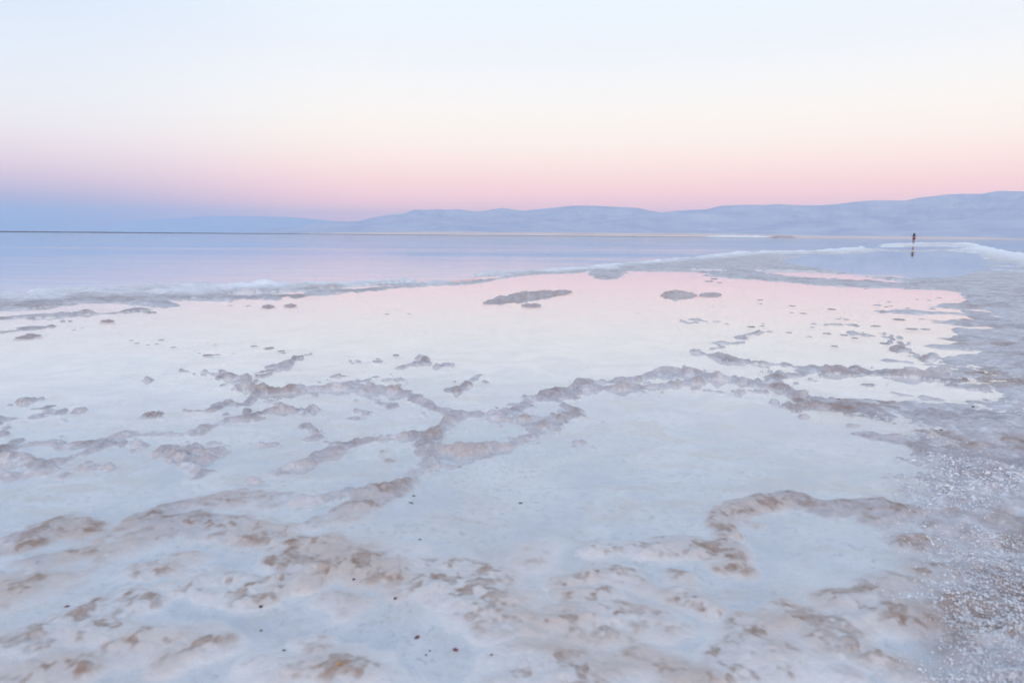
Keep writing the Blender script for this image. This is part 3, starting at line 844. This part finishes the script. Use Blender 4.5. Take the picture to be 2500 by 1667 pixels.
# ------------------------------------------------------------------ islets of salt crust standing in the pool
def noise1(x, seed):
    return pn(np.asarray(x, float), np.asarray(x, float) * 0 + 0.37 * seed, seed)


def islet_mesh(name, P, w, h, seed, mat, nu=160, nv=48):
    P = np.asarray(P, float)
    s = np.concatenate([[0], np.cumsum(np.hypot(*np.diff(P, axis=0).T))])
    L = s[-1]
    u = np.linspace(0, L, nu)
    cx, cy = np.interp(u, s, P[:, 0]), np.interp(u, s, P[:, 1])
    tx, ty = np.gradient(cx), np.gradient(cy)
    tl = np.hypot(tx, ty)
    nx, ny = -ty / tl, tx / tl
    e = np.linspace(-1, 1, nu)
    cap = np.sqrt(np.clip(1 - e ** 2, 0, 1)) ** 0.8
    wl_ = cap * (1 + 0.5 * noise1(u / (w * 2.2), seed) + 0.3 * noise1(u / (w * 0.7), seed + 1)) * w
    v = np.linspace(-1, 1, nv)
    U, V = np.meshgrid(np.arange(nu), v, indexing='ij')
    X = cx[:, None] + nx[:, None] * wl_[:, None] * V
    Y = cy[:, None] + ny[:, None] * wl_[:, None] * V
    hh = h * (0.35 + 0.65 * cap[:, None]) * np.clip(1 - np.abs(V) ** 2.6, 0, 1)
    hh = hh * (1 + 0.5 * pn(X / (w * 2.2), Y / (w * 2.2), seed + 2) + 0.36 * (np.abs(pn(X / (w * .7), Y / (w * .7), seed + 3)) * 2 - 0.5) + 0.4 * pn(X / (w * .32), Y / (w * .32), seed + 4) + 0.25 * pn(X / (w * .13), Y / (w * .13), seed + 5))
    Zt = hh * cap[:, None] ** 0.5 - 0.012
    ox, oy = P[:, 0].mean(), P[:, 1].mean()
    topv = np.stack([X - ox, Y - oy, Zt], -1).reshape(-1, 3)
    botv = np.stack([X - ox, Y - oy, np.full_like(X, -0.07)], -1).reshape(-1, 3)
    ft = grid_faces(nu, nv)
    fb = ft[:, ::-1] + nu * nv
    rim = list(range(nv)) + [i * nv + nv - 1 for i in range(1, nu)] + [(nu - 1) * nv + j for j in range(nv - 2, -1, -1)] + [i * nv for i in range(nu - 2, 0, -1)]
    n = nu * nv
    fr = np.array([[rim[i], rim[(i + 1) % len(rim)], rim[(i + 1) % len(rim)] + n, rim[i] + n] for i in range(len(rim))])
    F_ = np.concatenate([ft, fb, fr])
    o = mesh_object(name, np.concatenate([topv, botv]), F_, mat)
    bm = bmesh.new()
    bm.from_mesh(o.data)
    bmesh.ops.recalc_face_normals(bm, faces=bm.faces)
    bm.to_mesh(o.data)
    bm.free()
    o.location = (ox, oy, 0)
    return o


def lens(x0, x1, y, dx=0.0):
    return [(x0, y + dx), ((x0 + x1) / 2, y), (x1, y - dx)]


ISLETS = [
    ([(1180, 740), (1232, 732), (1290, 724), (1340, 718), (1396, 712)], 0.15, 0.085, M_LUMP, 'long low salt crust islet lying slantwise in the middle of the pink pool'),
    (lens(1272, 1322, 746), 0.10, 0.045, M_LUMP_DARK, 'small brown capped islet just in front of the long slanting islet'),
    (lens(1612, 1702, 721), 0.17, 0.085, M_LUMP, 'whitest and fattest islet of the pool, lens shaped with its mirror image'),
    (lens(1707, 1761, 720, 1), 0.14, 0.05, M_LUMP, 'flat grey islet right beside the fattest white islet'),
    (lens(638, 673, 748.5), 0.10, 0.035, M_LUMP_DARK, 'dark lens shaped islet below the left salt bar, left one of a pair'),
    (lens(692, 725, 746.5), 0.09, 0.035, M_LUMP_DARK, 'dark lens shaped islet below the left salt bar, right one of a pair'),
    (lens(243, 279, 784), 0.08, 0.028, M_LUMP_DARK, 'dark flat islet alone in front of the jagged crust chain at the left'),
    (lens(38, 96, 822, 5), 0.11, 0.03, M_LUMP_DARK, 'greenish grey flat islet near the left edge of the pool'),
    ([(342, 1014), (370, 1010), (402, 1007)], 0.045, 0.025, M_LUMP_DARK, 'brown sliver of crust alone in the pale pool left of the ridge network'),
    (lens(2172, 2216, 851), 0.06, 0.04, M_LUMP_DARK, 'pointed little islet at the end of a thin crust spit on the right'),
    (lens(2243, 2280, 876), 0.06, 0.04, M_LUMP_DARK, 'round brown headed islet close to the right shore inlet'),
]
for i, (pts, w, h, mat, label) in enumerate(ISLETS):
    o = islet_mesh('salt_islet', to_world(pts), w * 0.9, h * 0.8, 200 + 7 * i, mat)
    tag(o, label, 'islet', 'salt islets in the pool')

# small specks of crust breaking the water: copies of four lump meshes
protos = [islet_mesh('salt_lump', [(-0.5, 0), (-0.15, 0.03 * k), (0.5, -0.02 * k)], 0.34, 0.23, 400 + 9 * k, M_LUMP_DARK, 26, 14) for k in range(4)]
for p in protos:
    for v in p.data.vertices:
        v.co.z = max(v.co.z, -0.2)
SPECKS = {
    ('tiny dark salt lump in the pale middle of the pool between bar and ridges', 'specks in the middle of the pool'): [
        (320, 831, 5), (333, 838, 6), (360, 842, 4), (382, 840, 5), (392, 830, 6), (422, 848, 7), (507, 867, 13), (530, 866, 7), (507, 837, 3), (525, 841, 4), (620, 845, 9), (655, 850, 13), (686, 857, 9), (692, 862, 6), (562, 737, 5), (562, 746, 5), (605, 747, 6), (943, 767, 7), (997, 766, 5), (966, 867, 9), (852, 870, 3), (485, 862, 4), (570, 863, 4), (1175, 700, 4), (1219, 708, 3), (1556, 764, 4), (180, 805, 4), (200, 801, 3)],
    ('tiny dark salt lump in the rosy right half of the pool', 'specks in the right half of the pool'): [
        (1854, 732, 8), (1856, 742, 5), (1933, 747, 8), (2029, 755, 10), (1933, 763, 6), (1960, 765, 8), (2170, 737, 5), (2163, 749, 5), (2140, 745, 9), (2174, 747, 4), (2216, 752, 5), (2239, 731, 4), (2268, 733, 4), (2293, 727, 5), (2275, 754, 7), (2193, 780, 13), (2065, 780, 7), (2046, 779, 5), (2136, 796, 11), (1983, 799, 5), (1925, 812, 7), (1975, 822, 7), (2017, 814, 10), (2059, 818, 9), (2086, 825, 8), (1833, 798, 10), (1860, 796, 6), (1862, 790, 4), (2224, 803, 13), (2258, 804, 10), (1742, 749, 3), (1768, 747, 3), (2036, 845, 8), (2158, 838, 10), (2224, 861, 7), (1730, 687, 10), (1742, 681, 9), (1757, 690, 7), (2113, 705, 5), (1806, 700, 3), (1774, 791, 5)],
}
random.seed(4)
first = True
for (label, group), spots in SPECKS.items():
    for (x, y, hw) in spots:
        p = random.choice(protos)
        (wx, wy), = to_world([(x, y)])
        o = p.copy()
        COL.objects.link(o)
        d = math.hypot(wx, wy)
        sx = 2 * hw / FPX * d
        o.scale = (sx, sx * random.uniform(0.6, 1.3), min(sx * random.uniform(0.3, 0.5), 0.10))
        o.location = (wx, wy, -0.055 * o.scale[2])
        o.rotation_euler = (0, 0, -math.atan2(wx, wy) + random.uniform(-0.3, 0.3))
        tag(o, label, 'salt lump', group)
for p in protos:
    bpy.data.objects.remove(p)

# ------------------------------------------------------------------ pebbles and bits on the salt in front
def pebble(x, y, L, W, col, label, seed, ang=0.0, lift=0.3):
    bm = bmesh.new()
    bmesh.ops.create_icosphere(bm, subdivisions=3, radius=0.5)
    for v in bm.verts:
        f = 1 + 0.16 * float(pn([v.co.x * 2.1 + seed], [v.co.y * 2.1 + v.co.z * 1.7], seed)[0])
        v.co = Vector((v.co.x * L * 0.75, v.co.y * W * 0.75, v.co.z * W * 0.6)) * f
    me = bpy.data.meshes.new('pebble')
    bm.to_mesh(me)
    bm.free()
    for pl in me.polygons:
        pl.use_smooth = True
    me.materials.append(make_plain('pebble_stone', col, 0.5, 0.35, 90.0))
    o = bpy.data.objects.new('pebble', me)
    COL.objects.link(o)
    (wx, wy), = to_world([(x, y)])
    o.location = (wx, wy, height_at(wx, wy) + W * lift * 0.25)
    o.rotation_euler = (0, 0, ang)
    return tag(o, label, 'pebble', 'pebbles on the salt')


RED, DARK = (0.17, 0.045, 0.03), (0.095, 0.07, 0.07)
PEBBLES = [
    (1018, 1550, .019, .013, RED, 'red brown oval pebble in the bluish hollow, upper left of two', 0.6),
    (1112, 1581, .019, .013, (0.20, 0.04, 0.025), 'reddest oval pebble in the bluish hollow, lower right of two', -0.4),
    (1049, 1583, .008, .006, DARK, 'tiny dark grain between the two red pebbles', 0.2),
    (1040, 1593, .008, .006, (0.05, 0.04, 0.05), 'tiny grey grain just below the two red pebbles', 0.9),
    (1200, 1603, .010, .008, (0.25, 0.07, 0.06), 'small pinkish red pebble at the rim of the hollow', 0.3),
    (830, 1640, .016, .010, (0.48, 0.27, 0.10), 'small orange pebble near the bottom edge', 0.2),
    (1010, 1207, .022, .011, DARK, 'dark elongated pebble at the pool edge, upper of two', -0.5),
    (1003, 1223, .026, .010, DARK, 'long blackish pebble at the pool edge, lower of two', -0.4),
    (1271, 1226, .022, .013, (0.06, 0.05, 0.09), 'bluish black pebble on the floor of the front pool', 0.2),
    (1025, 1315, .014, .009, (0.06, 0.05, 0.06), 'dark little pebble in the front pool behind the brown dome', 0.3),
    (965, 1463, .013, .010, DARK, 'black pebble below the dark brown dome', 0.8),
    (864, 1421, .010, .008, (0.12, 0.03, 0.04), 'tiny maroon pebble left of the dark brown dome', 0.1),
    (637, 1484, .013, .009, (0.09, 0.03, 0.04), 'maroon pebble on grey salt in the lower left', 0.5),
    (637, 1534, .010, .008, DARK, 'tiny black pebble on grey salt below the maroon one', 0.5),
    (693, 1590, .012, .008, (0.10, 0.05, 0.06), 'small purple brown pebble on grey salt near the bottom edge', 0.6),
    (164, 1484, .015, .009, (0.10, 0.04, 0.05), 'dark red pebble at far left below the pale swell', 0.7),
    (1690, 910, .034, .022, DARK, 'black stone on top of the main crust ridge', 0.0),
    (2047, 978, .034, .018, DARK, 'black stone lying on the ridge between the two right pools', 0.0),
    (2297, 1050, .022, .014, DARK, 'black stone on the grey crust of the right shore', 0.0),
    (2375, 996, .026, .014, DARK, 'black stone on the right shore beside the pool inlet', 0.0),
]
for i, (x, y, L, W, c, lab, an) in enumerate(PEBBLES):
    pebble(x, y, L, W, c, lab, 11 + i, an)

# loose coarse salt on the right shore: far too many to count
rng = np.random.default_rng(8)
V_, F_, nv_ = [], [], 0
octv = np.array([[1, 0, 0], [0, 1, 0], [-1, 0, 0], [0, -1, 0], [0, 0, 1], [0, 0, -1]], float)
octf = np.array([[0, 1, 4], [1, 2, 4], [2, 3, 4], [3, 0, 4], [1, 0, 5], [2, 1, 5], [3, 2, 5], [0, 3, 5]])
cnt = 0
while cnt < 11000:
    px, py = rng.uniform(1750, 2750), 1000 + 700 * rng.uniform() ** 0.8
    (wx, wy), = to_world([(px, py)])
    d, th = math.hypot(wx, wy), math.atan2(wx, wy)
    i = min(int(np.searchsorted(dist, d)), NR - 1)
    j = min(int(np.searchsorted(fine_a, th)), len(fine_a) - 1)
    if rng.uniform() > speck[i, j] * (0.15 + 0.85 * min(1, max(0, (px - 2150) / 250))):
        cnt += 0.03
        continue
    r = rng.uniform(0.0012, 0.0034) * (0.7 + 0.3 * d) * (1.5 if rng.uniform() < 0.06 else 0.85)
    q = octv * r * rng.uniform(0.6, 1.2, (6, 1))
    t = rng.uniform(0, 6.28)
    c_, s_ = math.cos(t), math.sin(t)
    q = np.stack([q[:, 0] * c_ - q[:, 1] * s_, q[:, 0] * s_ + q[:, 1] * c_ + 0.3 * q[:, 2], q[:, 2] * 0.75], -1)
    V_.append(q + (wx, wy, Z[i, j] + r * 0.3))
    F_.append(octf + nv_)
    nv_ += 6
    cnt += 1
tag(mesh_object('salt_crystals', np.concatenate(V_), np.concatenate(F_), M_CRYSTAL, smooth=False), kind='stuff')

# ------------------------------------------------------------------ small white hut far off on the embankment
hx, hd = 757, 3700
ha = az_el(hx, 573)[0]
hut = bpy.data.objects.new('hut', None)
COL.objects.link(hut)
hut.location = (hd * math.sin(ha), hd * math.cos(ha), 2.0)
hut.rotation_euler = (0, 0, -ha + 0.3)
tag(hut, 'tiny white hut on the far embankment where the dark line turns pale', 'hut')
M_WHITE, M_ROOF = make_plain('hut_paint', (0.82, 0.82, 0.82)), make_plain('hut_roof', (0.35, 0.33, 0.33))
bw, bd, bh = 4.0, 3.0, 4.0
mesh_object('wall', [(-bw, -bd, 0), (bw, -bd, 0), (bw, bd, 0), (-bw, bd, 0), (-bw, -bd, bh), (bw, -bd, bh), (bw, bd, bh), (-bw, bd, bh)],
            [(0, 1, 5, 4), (1, 2, 6, 5), (2, 3, 7, 6), (3, 0, 4, 7), (4, 5, 6, 7)], M_WHITE, hut, False)
e_ = 0.4
mesh_object('roof', [(-bw - e_, -bd - e_, bh + .01), (bw + e_, -bd - e_, bh + .01), (bw + e_, bd + e_, bh + .01), (-bw - e_, bd + e_, bh + .01), (-bw - e_, 0, bh + 1.3), (bw + e_, 0, bh + 1.3)],
            [(0, 1, 5, 4), (2, 3, 4, 5), (1, 2, 5), (3, 0, 4), (3, 2, 1, 0)], M_WHITE, hut, False)
mesh_object('door', [(-.6, -bd - .06, 0), (.6, -bd - .06, 0), (.6, -bd - .06, 2.1), (-.6, -bd - .06, 2.1), (-.6, -bd - .005, 0), (.6, -bd - .005, 0), (.6, -bd - .005, 2.1), (-.6, -bd - .005, 2.1)],
            [(0, 1, 2, 3), (1, 5, 6, 2), (4, 0, 3, 7), (3, 2, 6, 7)], M_ROOF, hut, False)

# ------------------------------------------------------------------ the woman on the far salt spit, walking away
M_SKIN = make_plain('skin', (0.22, 0.095, 0.065), 0.55, 0.12, 6.0)
M_HAIR = make_plain('dark_hair', (0.012, 0.008, 0.010), 0.5, 0.4, 30.0)
M_SUIT = make_plain('swimsuit_cloth', (0.10, 0.016, 0.022), 0.7, 0.2, 20.0)


def skin_body(name, nodes, edges, mat, parent, sub=2):
    me = bpy.data.meshes.new(name)
    me.from_pydata([n[:3] for n in nodes], edges, [])
    o = bpy.data.objects.new(name, me)
    COL.objects.link(o)
    o.parent = parent
    md = o.modifiers.new('skin', 'SKIN')
    md.use_smooth_shade = True
    for i, n in enumerate(nodes):
        r = n[3]
        o.data.skin_vertices[0].data[i].radius = r if isinstance(r, tuple) else (r, r)
    o.data.skin_vertices[0].data[0].use_root = True
    ss = o.modifiers.new('subdivision', 'SUBSURF')
    ss.levels = ss.render_levels = sub
    me.materials.append(mat)
    return o


NODES, EDGES = [], []


def nd(x, y, z, r, frm=None):
    NODES.append((x, y, z, r))
    i = len(NODES) - 1
    if frm is not None:
        EDGES.append((frm, i))
    return i


pel = nd(0, 0, 0.93, (0.155, 0.105))
wai = nd(0, 0.015, 1.09, (0.105, 0.080), pel)
che = nd(0, 0.02, 1.25, (0.125, 0.090), wai)
upp = nd(0, 0.015, 1.36, (0.120, 0.075), che)
nek = nd(0, 0.02, 1.44, 0.048, upp)
he0 = nd(0, 0.035, 1.52, (0.062, 0.075), nek)
he1 = nd(0, 0.035, 1.60, (0.070, 0.085), he0)
he2 = nd(0, 0.03, 1.655, (0.048, 0.055), he1)
nd(0, 0.125, 1.555, 0.012, he0)                       # nose
for sg in (-1, 1):
    nd(sg * 0.078, 0.03, 1.55, 0.012, he0)           # ears
HANDS = []
for sg, pts in ((1, [(0.165, 0.01, 1.375, 0.048), (0.215, 0.0, 1.24, 0.040), (0.235, -0.01, 1.10, 0.034), (0.25, 0.03, 0.98, 0.030), (0.258, 0.06, 0.87, 0.022), (0.262, 0.07, 0.82, (0.034, 0.016))]),
                (-1, [(-0.165, 0.01, 1.375, 0.048), (-0.235, 0.0, 1.27, 0.040), (-0.30, 0.0, 1.17, 0.034), (-0.24, 0.10, 1.20, 0.030), (-0.17, 0.17, 1.25, 0.022), (-0.14, 0.19, 1.285, (0.034, 0.016))])):
    prev = upp
    for q in pts:
        prev = nd(*q, prev)
    w_, p_ = np.array(pts[-2][:3]), np.array(pts[-1][:3])
    dr = (p_ - w_) / np.linalg.norm(p_ - w_)
    sd = np.cross(dr, (1, 0, 0))
    sd /= np.linalg.norm(sd)
    cu = np.cross(dr, sd) * (-sg)
    for k, (off, ln) in enumerate(((-0.028, 0.072), (-0.010, 0.082), (0.010, 0.078), (0.027, 0.060))):
        b = p_ + dr * 0.030 + sd * off
        a0 = nd(*b, 0.0085, prev)
        a1 = nd(*(b + dr * ln * 0.5 + cu * 0.010), 0.008, a0)
        nd(*(b + dr * ln * 0.9 + cu * 0.030), 0.0065, a1)
    tb = w_ + dr * 0.022 - sd * 0.034
    a0 = nd(*tb, 0.010, prev)
    nd(*(tb + dr * 0.035 - sd * 0.016 + cu * 0.012), 0.008, a0)
for sg, pts in ((-1, [(-0.085, 0.01, 0.84, (0.088, 0.092)), (-0.082, 0.05, 0.66, 0.070), (-0.075, 0.09, 0.48, 0.052), (-0.07, 0.075, 0.33, 0.053), (-0.065, 0.05, 0.10, 0.032), (-0.063, 0.045, 0.045, 0.034), (-0.065, 0.13, 0.030, (0.036, 0.022)), (-0.067, 0.19, 0.018, (0.032, 0.012))]),
                (1, [(0.085, 0.0, 0.84, (0.088, 0.092)), (0.080, 0.01, 0.66, 0.070), (0.070, 0.02, 0.48, 0.052), (0.062, -0.05, 0.33, 0.053), (0.055, -0.13, 0.11, 0.032), (0.052, -0.14, 0.055, 0.034), (0.054, -0.065, 0.030, (0.036, 0.022)), (0.056, -0.005, 0.018, (0.032, 0.012))])):
    prev = pel
    for q in pts:
        prev = nd(*q, prev)
(pwx, pwy), = ground_points([(2230, 594.5)], 0.235)
person = bpy.data.objects.new('person', None)
COL.objects.link(person)
pz = height_at(pwx, pwy)
person.location = (pwx, pwy, pz - 0.01)
person.rotation_euler = (0, 0, -math.atan2(pwx, pwy) + 0.12)
tag(person, 'person with long dark hair walking away on the far salt spit, one elbow bent', 'person')
skin_body('body', NODES, EDGES, M_SKIN, person)


def ring_shell(name, rings, mat, parent, nseg=28, arc=(0, 2 * math.pi)):
    """stack of elliptical rings (cx, cy, z, rx, ry) as one closed surface"""
    full = abs(arc[1] - arc[0] - 2 * math.pi) < 1e-6
    a = np.linspace(arc[0], arc[1], nseg, endpoint=not full)
    vs = np.concatenate([np.stack([cx + rx * np.cos(a), cy + ry * np.sin(a), np.full_like(a, z)], -1) for cx, cy, z, rx, ry in rings])
    o = mesh_object(name, vs, grid_faces(len(rings), nseg, full), mat, parent)
    so = o.modifiers.new('thickness', 'SOLIDIFY')
    so.thickness = 0.012
    return o


ring_shell('hair', [(0, 0.030, 1.690, 0.015, 0.02), (0, 0.025, 1.675, 0.06, 0.07), (0, 0.015, 1.635, 0.092, 0.105), (0, 0.005, 1.57, 0.100, 0.110), (-0.005, -0.015, 1.49, 0.105, 0.105), (-0.01, -0.045, 1.40, 0.115, 0.085),
                    (-0.02, -0.07, 1.30, 0.105, 0.055), (-0.025, -0.075, 1.22, 0.080, 0.04), (-0.03, -0.075, 1.16, 0.04, 0.025)], M_HAIR, person, 26, (math.pi * 0.86, math.pi * 2.14))
ring_shell('swimsuit', [(0, 0.005, 1.00, 0.137, 0.107), (0, 0.0, 0.94, 0.172, 0.122), (0, 0.0, 0.88, 0.184, 0.126), (0, 0.002, 0.83, 0.182, 0.118), (0, 0.004, 0.80, 0.15, 0.10)], M_SUIT, person)
for sg in (-1, 1):
    bm = bmesh.new()
    bmesh.ops.create_uvsphere(bm, u_segments=10, v_segments=6, radius=0.012)
    me = bpy.data.meshes.new('eye')
    bm.to_mesh(me)
    bm.free()
    me.materials.append(M_HAIR)
    o = bpy.data.objects.new('eye', me)
    COL.objects.link(o)
    o.parent = person
    o.location = (sg * 0.032, 0.105, 1.585)

# ------------------------------------------------------------------ evening haze over the whole basin
hm, hn, hl, hout = new_mat('haze')
pv = hn.new('ShaderNodeVolumePrincipled')
pv.inputs['Color'].default_value = (0.55, 0.67, 0.86, 1)
pv.inputs['Density'].default_value = 6.8e-5
pv.inputs['Anisotropy'].default_value = 0.3
hl.new(pv.outputs[0], hout.inputs['Volume'])
hb, h0, h1 = 36000.0, -5.0, 1120.0
haze = mesh_object('haze', [(-hb, -hb * .1, h0), (hb, -hb * .1, h0), (hb, hb, h0), (-hb, hb, h0), (-hb, -hb * .1, h1), (hb, -hb * .1, h1), (hb, hb, h1), (-hb, hb, h1)],
                   [(3, 2, 1, 0), (4, 5, 6, 7), (0, 1, 5, 4), (1, 2, 6, 5), (2, 3, 7, 6), (3, 0, 4, 7)], hm, None, False)
tag(haze, kind='stuff')
